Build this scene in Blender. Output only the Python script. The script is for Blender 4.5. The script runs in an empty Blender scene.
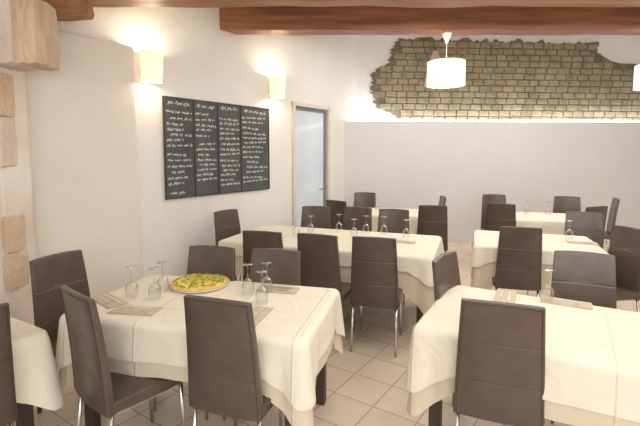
import bpy, bmesh, math, random
from mathutils import Vector, Matrix
R = math.radians
C = bpy.context.scene.collection
random.seed(7)
# ---------------------------------------------------------------- camera
F = 427.0; H = 1.66; PITCH = R(5.0)
HOR = 152.0
CY = HOR + F*math.tan(PITCH)
cd = bpy.data.cameras.new('camera'); cam = bpy.data.objects.new('camera', cd); C.objects.link(cam)
cd.sensor_width = 36; cd.lens = 36*F/640; cd.shift_y = -(213-CY)/640
cam.location = (0, 0, H); cam.rotation_euler = (R(90)-PITCH, 0, 0)
bpy.context.scene.camera = cam
def at(px, py, z):
    fw = Vector((0, math.cos(PITCH), -math.sin(PITCH))); up = Vector((0, math.sin(PITCH), math.cos(PITCH)))
    d = fw + Vector((1, 0, 0))*((px-320)/F) + up*((CY-py)/F)
    t = (z-H)/d.z
    return Vector((d.x*t, d.y*t, z))

# ---------------------------------------------------------------- materials
def mat(name, col, rough=0.6, metal=0.0, col2=None, nscale=8.0, bump=0.0, bscale=60.0, emit=None, estr=0.0, stretch=None, spec=None, detail=4, bdist=.01, crease=False):
    m = bpy.data.materials.new(name); m.use_nodes = True
    nt = m.node_tree; b = nt.nodes['Principled BSDF']
    b.inputs['Base Color'].default_value = (*col, 1); b.inputs['Roughness'].default_value = rough
    b.inputs['Metallic'].default_value = metal
    if spec is not None: b.inputs['Specular IOR Level'].default_value = spec
    tc = nt.nodes.new('ShaderNodeTexCoord'); mp = nt.nodes.new('ShaderNodeMapping')
    nt.links.new(tc.outputs['Object'], mp.inputs[0])
    if stretch: mp.inputs['Scale'].default_value = stretch
    if col2:
        n = nt.nodes.new('ShaderNodeTexNoise'); n.inputs['Scale'].default_value = nscale; n.inputs['Detail'].default_value = detail
        r = nt.nodes.new('ShaderNodeValToRGB')
        r.color_ramp.elements[0].position = .32; r.color_ramp.elements[1].position = .68
        r.color_ramp.elements[0].color = (*col, 1); r.color_ramp.elements[1].color = (*col2, 1)
        nt.links.new(mp.outputs[0], n.inputs[0]); nt.links.new(n.outputs[0], r.inputs[0]); nt.links.new(r.outputs[0], b.inputs['Base Color'])
    if bump:
        n2 = nt.nodes.new('ShaderNodeTexNoise'); n2.inputs['Scale'].default_value = bscale
        bp = nt.nodes.new('ShaderNodeBump'); bp.inputs['Strength'].default_value = bump; bp.inputs['Distance'].default_value = bdist
        nt.links.new(mp.outputs[0], n2.inputs[0]); nt.links.new(n2.outputs[0], bp.inputs['Height']); nt.links.new(bp.outputs[0], b.inputs['Normal'])
        if crease:     # pressed fold lines of a laundered cloth
            n2.inputs['Distortion'].default_value = 1.0
            br = nt.nodes.new('ShaderNodeTexBrick'); br.offset = 0; br.inputs['Scale'].default_value = 1
            br.inputs['Brick Width'].default_value = .44; br.inputs['Row Height'].default_value = .40
            br.inputs['Mortar Size'].default_value = .010; br.inputs['Mortar Smooth'].default_value = 1
            mp2 = nt.nodes.new('ShaderNodeMapping'); mp2.inputs['Location'].default_value = (.22, .20, 0)
            nt.links.new(tc.outputs['Object'], mp2.inputs[0]); nt.links.new(mp2.outputs[0], br.inputs[0])
            bp2 = nt.nodes.new('ShaderNodeBump'); bp2.inputs['Strength'].default_value = .6; bp2.inputs['Distance'].default_value = .006
            nt.links.new(br.outputs['Fac'], bp2.inputs['Height']); nt.links.new(bp.outputs[0], bp2.inputs['Normal']); nt.links.new(bp2.outputs[0], b.inputs['Normal'])
    if emit:
        b.inputs['Emission Color'].default_value = (*emit, 1); b.inputs['Emission Strength'].default_value = estr
    return m
M = {}
M['plaster'] = mat('white_plaster', (.82, .80, .765), .9, col2=(.765, .74, .70), nscale=1.2, bump=.2, bscale=10, bdist=.02)
M['cream'] = mat('cream_plaster', (.78, .73, .66), .9, col2=(.735, .685, .61), nscale=1.5, bump=.2, bscale=8, bdist=.02)
M['pillar'] = mat('stained_pillar_plaster', (.78, .74, .68), .9, col2=(.68, .56, .46), nscale=2.2, bump=.6, bscale=8, bdist=.02)
M['grey'] = mat('lilac_grey_plaster', (.70, .675, .68), .85, col2=(.66, .635, .64), nscale=1.0, bump=.06, bscale=12)
M['ceil'] = mat('ceiling_plaster', (.82, .80, .77), .9, col2=(.78, .76, .72), nscale=1.5)
M['leather'] = mat('brown_leather', (.078, .051, .041), .27, col2=(.104, .070, .056), nscale=6, bump=.12, bscale=220)
M['seam'] = mat('brown_leather_piping', (.050, .033, .027), .5, col2=(.060, .040, .032))
M['chrome'] = mat('brushed_chrome', (.72, .70, .67), .25, 1.0, col2=(.66, .64, .61), nscale=20)
M['darkwood'] = mat('dark_wenge_wood', (.040, .024, .018), .45, col2=(.060, .036, .026), nscale=14, stretch=(1, 1, .1))
M['cloth'] = mat('beige_cotton', (.67, .57, .44), .9, col2=(.63, .535, .41), nscale=3, bump=.45, bscale=5, bdist=.03, crease=True)
M['cloth2'] = mat('ivory_cotton', (.77, .70, .58), .9, col2=(.73, .66, .545), nscale=3, bump=.45, bscale=5, bdist=.03, crease=True)
M['beam'] = mat('reddish_brown_beam', (.165, .060, .030), .5, col2=(.34, .135, .065), nscale=5, stretch=(.22, 3.5, 3.5), bump=.5, bscale=18)
M['beam2'] = mat('brown_pine_beam', (.26, .115, .055), .5, col2=(.44, .215, .10), nscale=5, stretch=(.25, 3, 3), bump=.4, bscale=18)
M['brick'] = mat('khaki_mud_brick', (.235, .190, .120), .95, col2=(.36, .295, .195), nscale=4.5, bump=1, bscale=30, bdist=.014)
M['mortar'] = mat('dark_khaki_mortar', (.14, .112, .070), .95, col2=(.23, .185, .120), nscale=6, bump=1, bscale=22, bdist=.02)
M['stone'] = mat('pinkish_tufa_stone', (.62, .50, .41), .95, col2=(.72, .62, .53), nscale=3.5, bump=1, bscale=12, bdist=.012)
M['stone2'] = mat('orange_tufa_stone', (.55, .38, .26), .95, col2=(.66, .51, .38), nscale=4, bump=1, bscale=12, bdist=.012)
M['patch'] = mat('old_pink_plaster', (.46, .36, .28), .95, col2=(.54, .44, .35), nscale=5, bump=.6, bscale=16)
M['slate'] = mat('chalkboard_slate', (.055, .061, .065), .75, col2=(.098, .105, .108), nscale=2.5)
M['chalk'] = mat('white_chalk', (.80, .80, .78), .95, col2=(.50, .50, .49), nscale=60)
M['boardframe'] = mat('dark_board_frame', (.035, .032, .03), .5, col2=(.05, .046, .042))
M['doorframe'] = mat('pale_door_frame', (.72, .65, .56), .6, col2=(.68, .61, .52), nscale=4)
M['alu'] = mat('dark_grey_aluminium', (.20, .22, .24), .4, .2, col2=(.24, .26, .28), nscale=4)
M['frost'] = mat('blue_grey_daylit_glass', (.48, .54, .60), .12, col2=(.62, .68, .72), nscale=1.2, emit=(.80, .88, 1), estr=.12)  # weak emission stands in for daylight behind the door pane
M['napkin'] = mat('beige_paper', (.60, .49, .36), .9, col2=(.52, .42, .30), nscale=30)
M['steel'] = mat('cutlery_steel', (.8, .8, .8), .35, .9, col2=(.75, .75, .75))
M['shade'] = mat('cream_lamp_shade', (.9, .82, .68), .9, col2=(.88, .80, .66), nscale=20, emit=(1, .82, .58), estr=.62)
M['pshade'] = mat('white_lamp_shade', (.92, .88, .80), .9, col2=(.91, .87, .79), nscale=3, emit=(1, .90, .76), estr=.50)
M['bulb'] = mat('glowing_bulb', (1, .9, .7), .5, col2=(1, .88, .68), emit=(1, .85, .6), estr=12)
M['led'] = mat('led_strip_diffuser', (1, 1, 1), .5, col2=(.98, .98, .98), emit=(.90, .96, 1), estr=9)
M['whitemetal'] = mat('white_enamel', (.85, .82, .78), .5, col2=(.82, .79, .75))
M['crust'] = mat('baked_crust', (.62, .36, .12), .8, col2=(.78, .54, .22), nscale=20, bump=.5, bscale=40)
M['cheese'] = mat('melted_cheese', (.84, .66, .13), .55, col2=(.80, .54, .08), nscale=26, bump=.6, bscale=50)
M['green'] = mat('green_courgette', (.17, .24, .04), .6, col2=(.38, .43, .09), nscale=40)
M['plate'] = mat('white_porcelain', (.86, .84, .80), .25, col2=(.84, .82, .78))
g = bpy.data.materials.new('clear_glass'); g.use_nodes = True; nt = g.node_tree
nt.nodes.remove(nt.nodes['Principled BSDF'])
tr = nt.nodes.new('ShaderNodeBsdfTransparent'); tr.inputs[0].default_value = (.95, .95, .95, 1)
gl = nt.nodes.new('ShaderNodeBsdfGlossy'); gl.inputs['Roughness'].default_value = .04
lw = nt.nodes.new('ShaderNodeLayerWeight'); lw.inputs[0].default_value = .35
mx = nt.nodes.new('ShaderNodeMixShader')
nt.links.new(lw.outputs['Facing'], mx.inputs[0]); nt.links.new(tr.outputs[0], mx.inputs[1]); nt.links.new(gl.outputs[0], mx.inputs[2])
nt.links.new(mx.outputs[0], nt.nodes['Material Output'].inputs[0]); M['glass'] = g
def tile_mat():
    m = bpy.data.materials.new('beige_floor_tiles'); m.use_nodes = True; nt = m.node_tree; b = nt.nodes['Principled BSDF']
    tc = nt.nodes.new('ShaderNodeTexCoord'); mp = nt.nodes.new('ShaderNodeMapping'); mp.inputs['Rotation'].default_value = (0, 0, R(-56))
    br = nt.nodes.new('ShaderNodeTexBrick'); br.offset = 0; br.inputs['Scale'].default_value = 1
    br.inputs['Brick Width'].default_value = .30; br.inputs['Row Height'].default_value = .30
    br.inputs['Mortar Size'].default_value = .0045; br.inputs['Mortar Smooth'].default_value = .3
    br.inputs['Color1'].default_value = (.84, .70, .55, 1); br.inputs['Color2'].default_value = (.74, .59, .45, 1); br.inputs['Mortar'].default_value = (.45, .34, .25, 1)
    n = nt.nodes.new('ShaderNodeTexNoise'); n.inputs['Scale'].default_value = 5; n.inputs['Detail'].default_value = 5
    mix = nt.nodes.new('ShaderNodeMixRGB'); mix.blend_type = 'MULTIPLY'; mix.inputs[0].default_value = .22
    nt.links.new(tc.outputs['Object'], mp.inputs[0]); nt.links.new(mp.outputs[0], br.inputs[0]); nt.links.new(tc.outputs['Object'], n.inputs[0])
    nt.links.new(br.outputs['Color'], mix.inputs[1]); nt.links.new(n.outputs[0], mix.inputs[2]); nt.links.new(mix.outputs[0], b.inputs['Base Color'])
    bp = nt.nodes.new('ShaderNodeBump'); bp.inputs['Strength'].default_value = .3; bp.invert = True; bp.inputs['Distance'].default_value = .004
    nt.links.new(br.outputs['Fac'], bp.inputs['Height']); nt.links.new(bp.outputs[0], b.inputs['Normal'])
    b.inputs['Roughness'].default_value = .26
    return m
M['tile'] = tile_mat()

# ---------------------------------------------------------------- mesh helpers
def box(bm, c, s, mtx=None, jit=0):
    r = bmesh.ops.create_cube(bm, size=1)
    for v in r['verts']:
        v.co = Vector((v.co.x*s[0], v.co.y*s[1], v.co.z*s[2]))
        if jit: v.co += Vector([random.uniform(-jit, jit) for _ in range(3)])
        v.co += Vector(c)
        if mtx: v.co = mtx @ v.co
def tube(bm, a, b, r1, r2=None, n=10):
    a = Vector(a); b = Vector(b); d = b-a; r2 = r1 if r2 is None else r2
    q = d.to_track_quat('Z', 'Y').to_matrix().to_4x4()
    bmesh.ops.create_cone(bm, cap_ends=True, segments=n, radius1=r1, radius2=r2, depth=d.length, matrix=Matrix.Translation((a+b)/2) @ q)
def lathe(bm, prof, n=24, c=(0, 0, 0), close=False):
    rings = []
    for r, z in prof:
        rings.append([bm.verts.new((c[0]+r*math.cos(2*math.pi*i/n), c[1]+r*math.sin(2*math.pi*i/n), c[2]+z)) for i in range(n)])
    for a, b in zip(rings, rings[1:]):
        for i in range(n): bm.faces.new((a[i], a[(i+1) % n], b[(i+1) % n], b[i]))
    if close:
        bm.faces.new(rings[0][::-1]); bm.faces.new(rings[-1])
def prism(bm, pts, z0, z1):
    f = z1 if callable(z1) else (lambda x, y: z1)
    lo = [bm.verts.new((x, y, z0)) for x, y in pts]; hi = [bm.verts.new((x, y, f(x, y))) for x, y in pts]
    bm.faces.new(lo[::-1]); bm.faces.new(hi); n = len(pts)
    for i in range(n): bm.faces.new((lo[i], lo[(i+1) % n], hi[(i+1) % n], hi[i]))
def obj(name, bm, m, parent=None, smooth=False, bevel=0, seg=2):
    bmesh.ops.recalc_face_normals(bm, faces=bm.faces)
    me = bpy.data.meshes.new(name); bm.to_mesh(me); bm.free(); me.materials.append(m)
    if smooth:
        for p in me.polygons: p.use_smooth = True
    o = bpy.data.objects.new(name, me); C.objects.link(o)
    if parent: o.parent = parent
    if bevel:
        md = o.modifiers.new('bevel', 'BEVEL'); md.width = bevel; md.segments = seg; md.limit_method = 'ANGLE'; md.angle_limit = R(35)
    return o
def thing(name, label, cat, loc=(0, 0, 0), rz=0, group=None):
    o = bpy.data.objects.new(name, None); C.objects.link(o); o.location = loc; o.rotation_euler = (0, 0, rz)
    o.empty_display_size = .1
    o['label'] = label; o['category'] = cat
    if group: o['group'] = group
    return o
def tag(o, label, cat, group=None):
    o['label'] = label; o['category'] = cat
    if group: o['group'] = group
    return o
def struct(name, bm, m, **k):
    o = obj(name, bm, m, **k); o['kind'] = 'structure'; return o
def dup(root, loc, rz, label, group=None):
    r = root.copy(); C.objects.link(r); r.location = loc; r.rotation_euler = (0, 0, rz); r['label'] = label
    if group: r['group'] = group
    for ch in list(root.children):
        c = ch.copy(); C.objects.link(c); c.parent = r
        for g2 in ch.children:
            d = g2.copy(); C.objects.link(d); d.parent = c
    return r
B = bmesh.new

# ---------------------------------------------------------------- room
WS = .70
def lw(Y): return (-1.77+WS*(Y-4.5), Y)
AL = math.atan2(1, WS)
LN = Vector((math.sin(AL), -math.cos(AL)))     # into the room
def ceil_z(x, y): return 3.18+.15*(y-3.55)
bm = B(); prism(bm, [(-7, -2), (7.2, -2), (7.2, 10), (-1, 10), (-1.2, 8.2)], -.1, 0.0); struct('floor', bm, M['tile'])
def lseg(bm, y0, y1, z0, z1, th=.15, front=0):
    a = Vector(lw(y0))+LN*front; b = Vector(lw(y1))+LN*front; c = b-LN*(th+front); d = a-LN*(th+front)
    prism(bm, [tuple(a), tuple(b), tuple(c), tuple(d)], z0, z1)
bm = B()
DY0, DY1, DZ = 6.45, 7.22, 2.38
lseg(bm, -2, DY0, 0, 4.2); lseg(bm, DY1, 8.1, 0, 4.2); lseg(bm, DY0, DY1, DZ, 4.2)
struct('wall_left', bm, M['plaster'])
bm = B(); lseg(bm, 2.2, 4.33, 0, 2.69, th=-.001, front=.09); struct('wall_left_panel', bm, M['cream'], bevel=.02)
FA = R(4); FC = Vector(lw(7.65)); FU = Vector((math.cos(FA), math.sin(FA))); FN = Vector((math.sin(FA), -math.cos(FA)))
def fw(u, off): p = FC+FU*u+FN*off; return (p.x, p.y)
bm = B(); prism(bm, [fw(-.02, 0), fw(6.8, 0), fw(6.8, -.5), fw(-.02, -.5)], 0, 2.21); struct('wall_far', bm, M['grey'])
bm = B(); prism(bm, [fw(-.3, -.32), fw(6.8, -.32), fw(6.8, -.6), fw(-.3, -.6)], 2.15, 4.4); struct('wall_far_upper', bm, M['plaster'])
bm = B(); prism(bm, [(6.9, -2), (7.1, -2), (7.1, 9.3), (6.9, 9.3)], 0, 4.4); struct('wall_right', bm, M['plaster'])
bm = B()
pts = [(-6.6, -2), (7.1, -2), (7.1, 9.6), (-.9, 9.6), (-1.6, 5.2)]
lo = [bm.verts.new((x, y, ceil_z(x, y))) for x, y in pts]; hi = [bm.verts.new((x, y, ceil_z(x, y)+.1)) for x, y in pts]
bm.faces.new(lo[::-1]); bm.faces.new(hi)
for i in range(5): bm.faces.new((lo[i], lo[(i+1) % 5], hi[(i+1) % 5], hi[i]))
struct('ceiling', bm, M['ceil'])
bm = B()
prism(bm, [fw(.05, -.05), fw(6.3, -.05), fw(6.3, -.09), fw(.05, -.09)], 2.211, 2.25)
tag(obj('led_strip', bm, M['led']), 'long glowing strip light on the ledge under the exposed bricks', 'strip light')
# bricks
PW = [(2.2, 1.15), (2.36, 1.0), (2.50, .66), (2.75, .58), (3.05, .58), (3.18, .66), (3.26, .86), (3.5, .92), (3.62, 1.02), (4.0, 1.1)]
def umin(z):
    for (z0, u0), (z1, u1) in zip(PW, PW[1:]):
        if z0 <= z <= z1: return u0+(u1-u0)*(z-z0)/(z1-z0)
    return 1.1
def umax(z):
    if z < 3.28: return 6.35
    if z < 3.42: return 5.25
    return 4.80
wl = bpy.data.objects.new('wall_far_masonry', None)
C.objects.link(wl); wl['kind'] = 'structure'; wl.location = (*fw(0, -.32), 0); wl.rotation_euler = (0, 0, FA)
bm = B()
zs = [2.20+i*.026 for i in range(60)]
left = [(umin(z)-.02+random.uniform(-.07, .05), z) for z in zs]
def rmax(z):
    return 6.4 if z < 3.34 else 5.30-(z-3.34)*2.6 if z < 3.52 else 4.84
right = [(rmax(z)+random.uniform(-.06, .05), z) for z in zs]
top = [(4.72-.06*i, 3.74+random.uniform(-.06, .03)) for i in range(1, 60)]
poly = left+top[::-1]+right[::-1]
fv = [bm.verts.new((u, -.03, z)) for u, z in poly]; bv = [bm.verts.new((u, .0, z)) for u, z in poly]
bm.faces.new(fv); bm.faces.new(bv[::-1])
for i in range(len(poly)): j = (i+1) % len(poly); bm.faces.new((fv[i], fv[j], bv[j], bv[i]))
obj('mortar_bed', bm, M['mortar'], wl)
bm = B(); z = 2.22; row = 0
while z < 3.66:
    h = random.uniform(.100, .106); u = umin(z+.05)+(.10 if row % 2 else 0)+random.uniform(-.02, .06); um = umax(z+h)
    while u < um:
        w = random.uniform(.185, .235)
        if u+w > um+.1: break
        r = bmesh.ops.create_cube(bm, size=1)
        for v in r['verts']:
            v.co = Vector((v.co.x*(w-.014), v.co.y*.05, v.co.z*(h-.003)))+Vector([random.uniform(-.0055, .0055) for _ in range(3)])
            v.co += Vector((u+w/2, -.030+random.uniform(-.007, .007), z+h/2))
        u += w
    z += h+.010; row += 1
obj('brick_courses', bm, M['brick'], wl, bevel=.011)
bm = B()
tri = [(1.50, 2.86), (1.80, 2.84), (1.84, 3.30), (1.74, 3.50), (1.66, 3.52), (1.60, 3.3)]
fv = [bm.verts.new((u, -.08, z)) for u, z in tri]; bv = [bm.verts.new((u, -.03, z)) for u, z in tri]
bm.faces.new(fv); bm.faces.new(bv[::-1])
for i in range(6): j = (i+1) % 6; bm.faces.new((fv[i], fv[j], bv[j], bv[i]))
obj('plaster_patch', bm, M['patch'], wl, bevel=.01)

# beams
def beam(name, y0, y1, z0, z1, m, label, xl):
    bm = B(); n = 26
    ring = []
    for i in range(n+1):
        x = xl+(6.9-xl)*i/n; j = lambda: random.uniform(-.010, .010)
        ring.append([bm.verts.new((x, y0+j(), z0+j())), bm.verts.new((x, y1+j(), z0+j())), bm.verts.new((x, y1, z1)), bm.verts.new((x, y0, z1))])
    for a, b in zip(ring, ring[1:]):
        for k in range(4): bm.faces.new((a[k], a[(k+1) % 4], b[(k+1) % 4], b[k]))
    bm.faces.new(ring[0]); bm.faces.new(ring[-1][::-1])
    return tag(obj(name, bm, m, bevel=.015), label, 'beam', 'wooden ceiling beams')
beam('ceiling_beam', 5.30, 5.56, 3.13, 3.50, M['beam'], 'reddish brown timber beam the white pendant lamps hang from', -1.36)
beam('ceiling_beam', 3.50, 3.80, 2.90, 3.16, M['beam2'], 'brown timber beam nearest the camera along the top edge', -2.50)

# pillar, stones
bm = B(); prism(bm, [(-2.9, 3.0), (-2.24, 3.0), (-2.20, 3.25), (-2.35, 3.50), (-2.9, 3.5)], 0, 3.08); pil = struct('wall_left_pillar', bm, M['pillar'], bevel=.02)
def stone(c, s, m, cuts=6, name='exposed_stone', jit=.006, rnd_=.04):
    bm = B(); bmesh.ops.create_cube(bm, size=1); bmesh.ops.subdivide_edges(bm, edges=bm.edges[:], cuts=cuts, use_grid_fill=True)
    for v in bm.verts:
        x, y, z = v.co; k = 1-rnd_*((abs(2*x)**4)*(abs(2*z)**4)+.5*(abs(2*x)**4)*(abs(2*y)**4))
        v.co = Vector((x*s[0]*k, y*s[1]*k, z*s[2]*k))
        v.co += Vector([random.uniform(-jit, jit) for _ in range(3)]); v.co += Vector(c)
    return obj(name, bm, m, pil, bevel=.006)
stone((-2.22, 3.05, 2.50), (.36, .30, .50), M['stone'])
stone((-1.985, 3.07, 2.48), (.16, .28, .45), M['stone2'])
stone((-2.236, 3.06, 2.06), (.05, .16, .30), M['stone2'], jit=.004)
stone((-2.236, 3.055, 1.73), (.05, .15, .35), M['stone'], jit=.004)
stone((-2.232, 3.075, 1.07), (.05, .19, .26), M['stone2'], jit=.004)
stone((-2.232, 3.075, .80), (.05, .20, .27), M['stone2'], jit=.004)
stone((-2.12, 3.55, 2.82), (.50, .22, .15), M['beam2'], name='timber_corbel')

# door
p = Vector(lw(DY0)); q = Vector(lw(DY1)); dw = (q-p).length
dr = bpy.data.objects.new('door_1', None); C.objects.link(dr); dr['kind'] = 'structure'; dr.location = (p.x, p.y, 0); dr.rotation_euler = (0, 0, AL)
bm = B()
box(bm, (-.0, -.01, DZ/2+.02), (.06, .05, DZ+.04)); box(bm, (dw, -.01, DZ/2+.02), (.06, .05, DZ+.04)); box(bm, (dw/2, -.01, DZ), (dw+.06, .052, .06))
obj('door_frame', bm, M['doorframe'], dr, bevel=.006)
bm = B()
for x in (.06, dw-.06): box(bm, (x, .04, DZ/2-.03), (.055, .04, DZ-.06))
for z in (.06, DZ-.055): box(bm, (dw/2, .04, z), (dw-.1, .04, .055))
leaf = obj('door_leaf', bm, M['alu'], dr, bevel=.004)
bm = B(); box(bm, (dw/2, .04, DZ/2-.03), (dw-.10, .012, DZ-.1)); obj('glass_pane', bm, M['frost'], dr)
bm = B(); tube(bm, (dw*.82, -.01, 1.05), (dw*.82, .04, 1.05), .012); tube(bm, (dw*.82, -.01, 1.05), (dw*.82-.12, -.01, 1.05), .010); obj('door_handle', bm, M['chrome'], leaf, smooth=True)

# chalkboard
p = Vector(lw(4.62)); q = Vector(lw(5.98)); L = (q-p).length
cb = thing('chalkboard', 'wide four panel chalkboard menu on the left wall between the two lit wall lamps', 'chalkboard', (p.x, p.y, 0), AL)
z0, z1 = 1.15, 2.25
bm = B(); box(bm, (L/2, -.015, (z0+z1)/2), (L, .02, z1-z0)); obj('slate', bm, M['slate'], cb)
DV = (0, .235, .45, .68, 1)
bm = B()
for x in DV: box(bm, (x*L, -.022, (z0+z1)/2), (.008, .026, z1-z0+.010))
for z in (z0, z1): box(bm, (L/2, -.022, z), (L+.012, .026, .012))
obj('board_frame', bm, M['boardframe'], cb)
bm = B(); rnd = random.Random(11)
def stroke(bm, pts, w):
    for (x0, a0), (x1, a1) in zip(pts, pts[1:]):
        d = Vector((x1-x0, 0, a1-a0))
        if d.length < 1e-5: continue
        n = Vector((-d.z, 0, d.x)).normalized()*w/2; y = -.0265
        vs = [Vector((x0, y, a0))-n, Vector((x1, y, a1))-n, Vector((x1, y, a1))+n, Vector((x0, y, a0))+n]
        bm.faces.new([bm.verts.new(v) for v in vs])
for ci in range(4):
    a, b = DV[ci], DV[ci+1]
    xa = a*L+.025; xb = b*L-.025; z = z1-.06; first = True; wd = xb-xa
    while z > z0+.05+[.0, .10, .0, .06][ci]:
        hgt = .044 if first else rnd.uniform(.028, .036)
        x = xa+(.08*wd if first else rnd.choice([0, 0, .02, .04, .08, .15])*wd); end = xb-(.08 if first else rnd.choice([0, 0, .08, .2, .35]))*wd
        drift = rnd.uniform(-.04, .04); xs = x
        while x < end:
            wl_ = rnd.uniform(.04, .11); e = min(x+wl_, end); pts = []; k = 0
            while x < e:
                pts.append((x, z+drift*(x-xs)+(hgt/2 if k % 2 else -hgt/2)*rnd.uniform(.25, 1.15))); x += hgt*rnd.uniform(.18, .42); k += 1
            stroke(bm, pts, .0074 if first else .0062); x = e+.016
        z -= .09 if first else rnd.uniform(.056, .070)
        if rnd.random() < .12: z -= .035
        first = False
obj('chalk_writing', bm, M['chalk'], cb)

# sconces
def sconce_parts(t):
    bm = B(); lathe(bm, [(.098, -.150), (.107, 0), (.114, .150)], 36, (0, -.13, 0)); s = obj('lamp_shade', bm, M['shade'], t, smooth=True)
    md = s.modifiers.new('thick', 'SOLIDIFY'); md.thickness = .004
    bm = B(); box(bm, (0, -.012, 0), (.09, .022, .16)); tube(bm, (0, -.02, 0), (0, -.13, 0), .008); obj('wall_bracket', bm, M['whitemetal'], t, bevel=.003)
    bm = B(); lathe(bm, [(.004, -.05), (.02, -.04), (.028, 0), (.02, .03), (.012, .05)], 16, (0, -.13, .05), True); obj('bulb', bm, M['bulb'], t, smooth=True)
def lamp(name, loc, e, size=.03, col=(1, .86, .66)):
    ld = bpy.data.lights.new(name, 'POINT'); ld.energy = e; ld.shadow_soft_size = size; ld.color = col
    o = bpy.data.objects.new(name, ld); C.objects.link(o); o.location = loc
p = lw(4.46); s0 = thing('wall_lamp', 'lit cylindrical wall lamp left of the chalkboard', 'wall lamp', (*p, 2.51), AL, 'cylindrical wall lamps'); sconce_parts(s0)
p2 = lw(6.04); dup(s0, (*p2, 2.55), AL, 'lit cylindrical wall lamp between the chalkboard and the door')
for yy, zz in ((4.46, 2.51), (6.04, 2.55)):
    q = Vector(lw(yy))+LN*.13
    lamp('sconce_light', (q.x, q.y, zz+.12), 8); lamp('sconce_light', (q.x, q.y, zz-.11), 4.5)

# pendants
pd = thing('pendant_lamp', 'white drum pendant lamp hanging in front of the exposed bricks', 'pendant lamp', (1.57, 5.43, 3.13), 0, 'white drum pendant lamps')
bm = B(); lathe(bm, [(.234, -.645), (.230, -.355)], 48); s = obj('lamp_shade', bm, M['pshade'], pd, smooth=True); s.modifiers.new('t', 'SOLIDIFY').thickness = .004
bm = B()
tube(bm, (0, 0, -.40), (0, 0, -.02), .005, n=8)
obj('cord', bm, M['whitemetal'], pd)
bm = B(); lathe(bm, [(.065, 0), (.062, -.02), (.012, -.13)], 24, (0, 0, 0), True); obj('ceiling_rose', bm, M['whitemetal'], pd, smooth=True)
bm = B(); lathe(bm, [(.228, -.628), (.001, -.628)], 40); obj('light_diffuser', bm, M['pshade'], pd)
bm = B(); lathe(bm, [(.01, -.56), (.035, -.54), (.045, -.50), (.03, -.44), (.015, -.41), (.012, -.38)], 16, (0, 0, 0), True); obj('bulb', bm, M['bulb'], pd, smooth=True)
lamp('pendant_light', (1.57, 5.43, 2.42), 7, .05)
dup(pd, (4.20, 5.43, 3.10), 0, 'white drum pendant lamp cut off by the right edge of the picture'); lamp('pendant_light', (4.20, 5.43, 2.39), 7, .05)

# ---------------------------------------------------------------- chairs
def bw(t): return .398-.048*t+.004*math.sin(math.pi*t)
def byc(t): return -.195-.025*t-.032*t**2.2
def back_bm():
    bm = B(); nx = 6; front = []; back = []
    ts = [0, .08, .16, .24, .305, .318, .325, .332, .345, .42, .50, .58, .640, .653, .66, .667, .68, .76, .84, .92, .965, 1]; nz = len(ts)-1
    for i, t in enumerate(ts):
        z = .395+.585*t; yc = byc(t); w = bw(t); th = .021-.006*t-(.0022 if t in (.325, .66) else 0)
        fr = []; bk = []
        for j in range(nx+1):
            u = j/nx*2-1; cv = -.016*(1-u*u)
            zz = z+(.007*(1-u*u) if i == nz else 0)
            fr.append(bm.verts.new((u*w/2, yc+th+cv, zz))); bk.append(bm.verts.new((u*w/2, yc-th+cv, zz)))
        front.append(fr); back.append(bk)
    for i in range(nz):
        for j in range(nx):
            bm.faces.new((front[i][j], front[i][j+1], front[i+1][j+1], front[i+1][j])); bm.faces.new((back[i][j+1], back[i][j], back[i+1][j], back[i+1][j+1]))
        bm.faces.new((front[i][0], front[i+1][0], back[i+1][0], back[i][0])); bm.faces.new((front[i][nx], back[i][nx], back[i+1][nx], front[i+1][nx]))
    for j in range(nx):
        bm.faces.new((front[0][j], back[0][j], back[0][j+1], front[0][j+1])); bm.faces.new((front[nz][j], front[nz][j+1], back[nz][j+1], back[nz][j]))
    return bm
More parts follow.
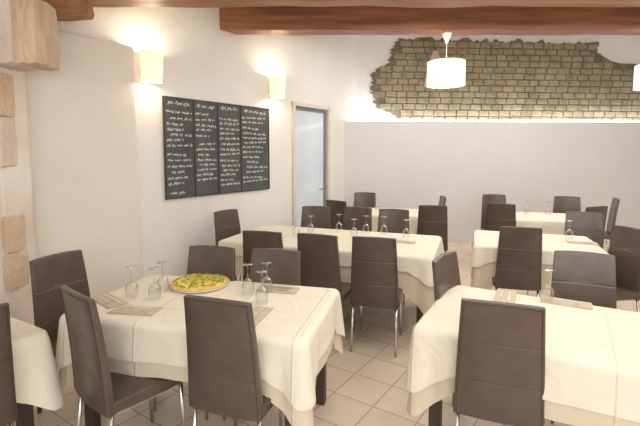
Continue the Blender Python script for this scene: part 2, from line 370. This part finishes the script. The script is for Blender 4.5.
def make_chair(variant):
    t = thing('dining_chair', '', 'chair')
    b = obj('backrest', back_bm(), M['leather'], t, smooth=True, bevel=.010, seg=3)
    path = []
    for i in range(9):
        k = i/8; path.append(Vector((-(bw(k)/2-.012), byc(k)-.021+.006*k-.002, .41+.558*k)))
    pr2 = [Vector((-v.x, v.y, v.z)) for v in path][::-1]
    path = path+[Vector((0, byc(1)-.015-.016-.002, .975))]+pr2
    bm = B(); rings = []
    for i, q in enumerate(path):
        d = (path[min(i+1, len(path)-1)]-path[max(i-1, 0)]).normalized(); s1 = d.cross(Vector((0, 1, 0))).normalized(); s2 = d.cross(s1).normalized()
        rings.append([bm.verts.new(q+(s1*math.cos(a)+s2*math.sin(a))*.0022) for a in [k*math.pi/3 for k in range(6)]])
    for a_, b_ in zip(rings, rings[1:]):
        for k in range(6): bm.faces.new((a_[k], a_[(k+1) % 6], b_[(k+1) % 6], b_[k]))
    bm.faces.new(rings[0]); bm.faces.new(rings[-1][::-1])
    obj('piping', bm, M['seam'], b)
    bm = B(); bmesh.ops.create_cube(bm, size=1); bmesh.ops.subdivide_edges(bm, edges=bm.edges[:], cuts=5, use_grid_fill=True)
    for v in bm.verts:
        x, y, z = v.co; w = .41-(.015 if y > .3 else 0)
        v.co = Vector((x*w, y*.41+.015, .43+z*.06+(.010*(1-4*x*x)*(1-4*y*y) if z > .4 else 0)))
    obj('seat', bm, M['leather'], t, smooth=True, bevel=.014, seg=3)
    m = M['chrome'] if variant == 'chrome' else M['darkwood']; r = .0115 if variant == 'chrome' else .021
    bm = B()
    for s in (-1, 1): box(bm, (s*.17, 0, .392), (.02, .36, .016))
    for s in (-1, 1): box(bm, (0, s*.17, .392), (.36, .02, .016))
    obj('seat_frame', bm, m, t)
    for sx in (-1, 1):
        bm = B(); tube(bm, (sx*.178, .185, .40), (sx*.185, .205, 0), r, r*.85, 12 if variant == 'chrome' else 4); obj('leg', bm, m, t, smooth=variant == 'chrome')
        bm = B(); tube(bm, (sx*.178, -.185, .40), (sx*.185, -.235, 0), r, r*.85, 12 if variant == 'chrome' else 4); obj('leg', bm, m, t, smooth=variant == 'chrome')
    return t
protos = {}
def chair(px, py, h, label, group, variant='chrome'):
    P = at(px, py, .975); hr = R(h)
    loc = (P.x+.25*math.sin(hr), P.y+.25*math.cos(hr), 0)
    if variant not in protos:
        c = make_chair(variant); protos[variant] = c; c.location = loc; c.rotation_euler = (0, 0, -hr); c['label'] = label; c['group'] = group; return c
    return dup(protos[variant], loc, -hr, label, group)
G1 = 'chairs around the pizza table'; G2 = 'chairs around the long middle table'; G3 = 'chairs around the far centre table'; G4 = 'chairs around the right middle table'; G5 = 'chairs around the right front table'; G6 = 'chairs around the far right table'
chair(217, 300, 19, 'brown leather chair seen from behind in front of the pizza table', G1)
chair(77, 293, 40, 'brown leather chair at the left front corner of the pizza table, turned right', G1)
chair(57, 256, 112, 'brown leather chair with dark legs at the left end of the pizza table', G1, 'dark')
chair(212, 248, 194, 'brown chair behind the pizza table directly behind the pizza', G1)
chair(276, 251, 194, 'brown chair behind the pizza table by the right hand wine glasses', G1)
chair(262, 232, 14, 'leftmost of three brown chairs with backs to us at the long middle table', G2)
chair(317, 235, 22, 'centre one of three brown chairs with backs to us at the long middle table', G2)
chair(374, 238, 16, 'brown chair with chrome legs in full view at right front of the long middle table', G2)
chair(226, 211, 124, 'brown chair at the left end of the long middle table below the chalkboard', G2)
chair(316, 207, 192, 'leftmost brown chair on the far side of the long middle table', G2)
chair(358, 208, 206, 'middle brown chair on the far side of the long middle table', G2)
chair(394, 210, 198, 'rightmost brown chair facing us on the far side of the long middle table', G2)
chair(433, 206, 10, 'wide looking brown chair just beyond the right end of the long middle table', G3)
chair(336, 201, 42, 'brown chair at the left near corner of the far centre table, nearest the door', G3)
chair(365, 193, 190, 'brown chair on the wall side of the far centre table', G3)
chair(443, 197, 276, 'brown chair at the right end of the far centre table', G3)
chair(521, 228, 14, 'brown chair seen from behind in front of the right middle table', G4)
chair(584, 213, 206, 'brown chair facing us behind the right middle table', G4)
chair(631, 229, 263, 'angled brown chair at the right end of the right middle table, cut by the frame', G4)
chair(501, 204, 30, 'brown chair at the near left corner of the far right table', G6)
chair(494, 195, 188, 'brown chair at the back left of the far right table', G6)
chair(567, 197, 200, 'brown chair on the wall side of the far right table under the bricks', G6)
chair(597, 207, 340, 'brown chair seen from behind at the near right of the far right table', G6)
chair(616, 199, 296, 'brown chair seen edge on at the right end of the far right table', G6)
chair(584, 254, 204, 'brown chair facing us behind the right front table', G5)
chair(445, 257, 128, 'brown chair turned nearly edge on at the left end of the right front table', G5)
chair(502, 304, 20, 'large brown chair seen from behind in front of the right front table', G5)
chair(-40, 316, 302, 'dark brown chair cut off by the left edge of the picture', 'chairs at the left edge table')

# ---------------------------------------------------------------- tables
def cloth_mesh(w, d, drop, seed, cd_=.55, top=.757, base=0.0, soft=1.0):
    rn = random.Random(seed); bm = B(); r = .02; pts = []
    ph = [rn.uniform(0, 6.28) for _ in range(6)]; cdv = [cd_*rn.uniform(.85, 1.2) for _ in range(4)]
    hw, hd = w/2, d/2
    corners = [(hw-r, -hd+r, -90), (hw-r, hd-r, 0), (-hw+r, hd-r, 90), (-hw+r, -hd+r, 180)]
    for k, (cx, cy, a0) in enumerate(corners):
        for j in range(7):
            a = R(a0+90*j/6); pts.append((cx+r*math.cos(a), cy+r*math.sin(a), math.cos(a), math.sin(a)))
        nx_, ny_, _ = corners[(k+1) % 4]; a = R(a0+90); L_ = math.hypot(nx_-cx, ny_-cy); n = int(L_/.02)
        for j in range(1, n):
            t = j/n; pts.append((cx+r*math.cos(a)+(nx_-cx)*t, cy+r*math.sin(a)+(ny_-cy)*t, math.cos(a), math.sin(a)))
    N = len(pts); s = 0; S = [0]
    for a, b in zip(pts, pts[1:]): s += math.hypot(a[0]-b[0], a[1]-b[1]); S.append(s)
    cs = [(hw, -hd), (hw, hd), (-hw, hd), (-hw, -hd)]
    rows = []
    T = [-.018, -.009] + [i/16 for i in range(17)]
    for t in T:
        row = []
        for i, (x, y, nx, ny) in enumerate(pts):
            ds = [math.hypot(x-sx, y-sy) for sx, sy in cs]; dc = min(ds); ci = ds.index(dc)
            c = max(0, 1-dc/.19); fl = math.exp(-((dc-.10)/.04)**2)
            if t < 0: row.append(bm.verts.new((x+nx*t, y+ny*t, top+.001))); continue
            wv = math.sin(S[i]*15+ph[0])*.6+math.sin(S[i]*26+ph[1])*.3+math.sin(S[i]*8+ph[2])*.6
            dr = drop*(1+.02*math.sin(S[i]*4+ph[3])+cdv[ci]*c)
            off = base+.004+.008*min(1, t*8)+soft*t*(.016+.012*wv*(1-c)+.042*c-.034*fl)
            if t == 0: off = .004
            row.append(bm.verts.new((x+nx*off, y+ny*off, top-.004*(t == 0)-t*dr)))
        rows.append(row)
    bm.faces.new(rows[0])
    for a, b in zip(rows, rows[1:]):
        for i in range(N): j = (i+1) % N; bm.faces.new((a[i], a[j], b[j], b[i]))
    return bm
def table(corner, cx_side, w, d, rot, drop, tl, cl, seed, m='cloth2', group='square dark-legged dining tables', over=None):
    a = R(rot); X = Vector((math.cos(a), -math.sin(a))); Y = Vector((math.sin(a), math.cos(a)))
    c = Vector(corner)-X*(w/2)*cx_side[0]-Y*(d/2)*cx_side[1]
    t = thing('dining_table', tl, 'table', (c.x, c.y, 0), -a, group)
    bm = B(); box(bm, (0, 0, .735), (w-.012, d-.012, .03)); obj('tabletop', bm, M['darkwood'], t, bevel=.004)
    bm = B()
    for s in (-1, 1):
        box(bm, (0, s*(d/2-.08), .68), (w-.2, .02, .08)); box(bm, (s*(w/2-.08), 0, .68), (.02, d-.2, .08))
    obj('apron', bm, M['darkwood'], t)
    for sx in (-1, 1):
        for sy in (-1, 1):
            bm = B(); box(bm, (sx*(w/2-.085), sy*(d/2-.085), .36), (.06, .06, .72)); obj('leg', bm, M['darkwood'], t, bevel=.004)
    def put(mesh, mm, lab, grp):
        o = obj('tablecloth', mesh, mm, None, smooth=True); o.location = (c.x, c.y, 0); o.rotation_euler = (0, 0, -a)
        tag(o, lab, 'tablecloth', grp)
        for p in o.data.polygons:
            if len(p.vertices) > 4: p.use_smooth = False
    put(cloth_mesh(w, d, drop, seed, top=.754 if over else .757, soft=.7 if over else 1), M[m], cl, 'cream tablecloths')
    if over: put(cloth_mesh(w+.004, d+.004, over[0], seed, cd_=over[2], top=.757, base=.010, soft=.7), M['cloth2'], over[1], 'ivory top cloths')
    return c, X, Y
table((-.084, 1.99), (1, -1), 1.40, .80, 14, .285, 'dark legged table under the cloth that carries the pizza', 'beige under cloth hanging lowest around the pizza table', 1, 'cloth', over=(.20, 'ivory top cloth with drooping corners on the pizza table', .6))
table((.95, 3.61), (1, -1), 2.10, 1.00, 20, .34, 'long dark legged table in the middle below the chalkboard', 'beige under cloth hanging lowest around the long middle table', 2, 'cloth', over=(.14, 'ivory top cloth with short drop over the long middle table', .7))
table((1.03, 6.45), (0, 0), 1.30, .80, 10, .28, 'small dark legged table nearest the grey wall at centre', 'cream cloth over the far centre table', 3)
table((1.53, 4.11), (-1, -1), 1.10, .85, 20, .36, 'dark legged table in the middle of the right side', 'beige under cloth hanging lowest around the right middle table', 4, 'cloth', over=(.13, 'ivory top cloth with short drop over the right middle table', .7))
table((3.12, 5.98), (0, 0), 1.20, .80, 15, .30, 'dark legged table at the far right near the bricks', 'cream cloth over the far right table', 5)
table((.51, 2.17), (-1, -1), 1.30, .80, 30, .30, 'dark legged table at the right front of the picture', 'beige under cloth hanging lowest around the right front table', 6, 'cloth', over=(.21, 'ivory top cloth with drooping corners on the right front table', .6))
table((-1.39, 2.10), (1, 1), .80, .80, 30, .27, 'dark legged table cut off by the left edge of the picture', 'cream cloth over the table at the left edge', 8)

# ---------------------------------------------------------------- tableware
TZ = .759
def make_glass():
    t = thing('wine_glass', '', 'glass')
    bm = B(); lathe(bm, [(.031, 0), (.037, .025), (.039, .05), (.034, .075), (.020, .095), (.006, .103)], 24); o = obj('bowl', bm, M['glass'], t, smooth=True)
    bm = B(); tube(bm, (0, 0, .10), (0, 0, .185), .004, .004, 10); obj('stem', bm, M['glass'], t, smooth=True)
    bm = B(); lathe(bm, [(.005, .184), (.030, .190), (.034, .193), (.034, .195), (.0, .196)], 24); obj('foot', bm, M['glass'], t, smooth=True)
    return t
gp = None
def glass(px, py, label, group):
    global gp
    P = at(px, py, TZ)
    if gp is None:
        gp = make_glass(); gp.location = P; gp['label'] = label; gp['group'] = group
    else: dup(gp, P, 0, label, group)
GA = 'upturned wine glasses on the pizza table'; GB = 'upturned wine glasses on the long middle table'
glass(132, 297, 'upturned wine glass furthest left on the pizza table', GA)
glass(155, 299, 'upturned wine glass second from the left on the pizza table', GA)
glass(163, 291, 'upturned wine glass closest to the left side of the pizza', GA)
glass(248, 294, 'upturned wine glass closest to the right side of the pizza', GA)
glass(262, 303, 'upturned wine glass right of the pizza, nearest the camera', GA)
glass(267, 292, 'upturned wine glass furthest right on the pizza table', GA)
for px, py, l in ((296, 236, 'furthest left on'), (311, 233, 'second from the left on'), (339, 231, 'third from the left on'), (354, 237, 'in the middle of'), (366, 233, 'behind the chair in full view at'), (384, 234, 'second from the right on'), (406, 238, 'furthest right on')):
    glass(px, py, 'upturned wine glass '+l+' the long middle table', GB)
glass(547, 301, 'single upturned wine glass on the right front table', 'upturned wine glasses on the right side tables')
glass(569, 239, 'upturned wine glass on the right middle table', 'upturned wine glasses on the right side tables')
glass(377, 210, 'upturned wine glass on the far centre table', 'upturned wine glasses on the far tables')
glass(527, 214, 'upturned wine glass on left side of the far right table', 'upturned wine glasses on the far tables')
glass(548, 215, 'upturned wine glass on right side of the far right table', 'upturned wine glasses on the far tables')

def napkin(px, py, rot, where):
    P = at(px, py, TZ); a = -R(rot)
    bm = B()
    for k in range(3): box(bm, (0, .002*k, .0012+.0022*k), (.27-.004*k, .12-.006*k, .0018))
    o = obj('paper_napkin', bm, M['napkin']); o.location = P; o.rotation_euler = (0, 0, a)
    tag(o, 'folded beige paper napkin '+where, 'napkin', 'folded paper napkins')
    z = .0085
    f = thing('fork', 'steel fork lying on the napkin '+where, 'fork', P, a, 'forks')
    bm = B(); box(bm, (-.05, -.02, z), (.13, .008, .002)); obj('handle', bm, M['steel'], f)
    bm = B(); box(bm, (.025, -.02, z), (.025, .022, .002))
    for k in range(4): box(bm, (.058, -.028+.0055*k, z), (.045, .0025, .002))
    obj('tines', bm, M['steel'], f)
    kf = thing('knife', 'steel table knife lying on the napkin '+where, 'knife', P, a, 'knives')
    bm = B(); box(bm, (-.06, .025, z), (.10, .014, .004)); obj('handle', bm, M['steel'], kf, bevel=.001)
    bm = B(); prism(bm, [(-.01, .018), (.085, .018), (.10, .026), (.085, .033), (-.01, .033)], z-.001, z+.001); obj('blade', bm, M['steel'], kf)
napkin(108, 301, 40, 'at the left end of the pizza table')
napkin(135, 311, 8, 'at the near left of the pizza table')
napkin(278, 290, 14, 'at the far right of the pizza table')
napkin(255, 316, 104, 'at the near right of the pizza table')
napkin(402, 242, 20, 'at the right end of the long middle table')
napkin(325, 238, 20, 'in the centre of the long middle table')
napkin(566, 303, 30, 'beside the single glass on the right front table')
napkin(505, 297, 118, 'at the left end of the right front table')
napkin(582, 243, 20, 'on the right middle table')

# pizza
P = at(200, 285, TZ)
bm = B(); lathe(bm, [(.0, 0), (.12, .0), (.17, .006), (.196, .011), (.198, .015), (.17, .010), (.0, .008)], 48)
o = obj('serving_plate', bm, M['plate'], smooth=True); o.location = P; tag(o, 'large round white plate under the pizza', 'plate')
pz = thing('pizza', 'round yellow and green topped pizza at the back of the front left table', 'pizza', (P.x, P.y, P.z+.011))
rn = random.Random(5); bm = B(); n = 64; rows = []
for j in range(10):
    b_ = 2*math.pi*j/10; ring = []
    for i in range(n):
        a = 2*math.pi*i/n; w = 1+.15*math.sin(a*5+1)+.12*math.sin(a*13); R0 = .183+.006*math.sin(a*3+2)
        ring.append(bm.verts.new(((R0+.010*w*math.cos(b_))*math.cos(a), (R0+.010*w*math.cos(b_))*math.sin(a), .012+.009*w*math.sin(b_))))
    rows.append(ring)
for j in range(10):
    A = rows[j]; Bq = rows[(j+1) % 10]
    for i in range(n): bm.faces.new((A[i], A[(i+1) % n], Bq[(i+1) % n], Bq[i]))
obj('crust', bm, M['crust'], pz, smooth=True)
bm = B(); lathe(bm, [(.182, .0), (.182, .017), (.15, .021), (.10, .022), (.05, .021), (.001, .022)], 48); obj('melted_cheese', bm, M['cheese'], pz, smooth=True)
bm = B()
for k in range(120):
    rr = .172*math.sqrt(rn.random()); a = rn.uniform(0, 6.28); s = rn.uniform(.005, .010)
    mtx = Matrix.Translation((rr*math.cos(a), rr*math.sin(a), .0255)) @ Matrix.Rotation(rn.uniform(0, 3), 4, 'Z') @ Matrix.Rotation(rn.uniform(-.6, .6), 4, 'X')
    bmesh.ops.create_cone(bm, cap_ends=True, segments=8, radius1=s, radius2=s*.9, depth=.005, matrix=mtx @ Matrix.Diagonal((1.3, .8, 1, 1)))
o = obj('green_topping', bm, M['green'], pz); o['kind'] = 'stuff'

# ---------------------------------------------------------------- light
w = bpy.data.worlds.new('world'); bpy.context.scene.world = w; w.use_nodes = True
w.node_tree.nodes['Background'].inputs[0].default_value = (.95, .97, 1, 1); w.node_tree.nodes['Background'].inputs[1].default_value = 1.0
def area(name, loc, rot, sx, sy, e, col=(1, .975, .935)):
    ld = bpy.data.lights.new(name, 'AREA'); ld.shape = 'RECTANGLE'; ld.size = sx; ld.size_y = sy; ld.energy = e; ld.color = col
    o = bpy.data.objects.new(name, ld); C.objects.link(o); o.location = loc; o.rotation_euler = rot
area('ceiling_fill', (1.2, 2.2, 2.75), (0, 0, 0), 3.2, 1.4, 34)  # three unseen fills added overhead to brighten the room, not fixtures
area('ceiling_fill', (2.9, 4.6, 3.2), (0, 0, 0), 5, 1.0, 60)
area('ceiling_fill', (3.0, 6.2, 3.45), (0, 0, 0), 5, .8, 50)
area('front_fill', (.8, -1.2, 2.1), (R(80), 0, 0), 4, 1.2, 92)  # added fill behind the camera, no lamp stands there
lp = fw(3.15, -.18)
area('ledge_light', (lp[0], lp[1], 2.26), (R(180), 0, FA), 6.0, .06, 10, (.90, .95, 1))
vs = bpy.context.scene.view_settings
vs.view_transform = 'Standard'; vs.exposure = 0.10
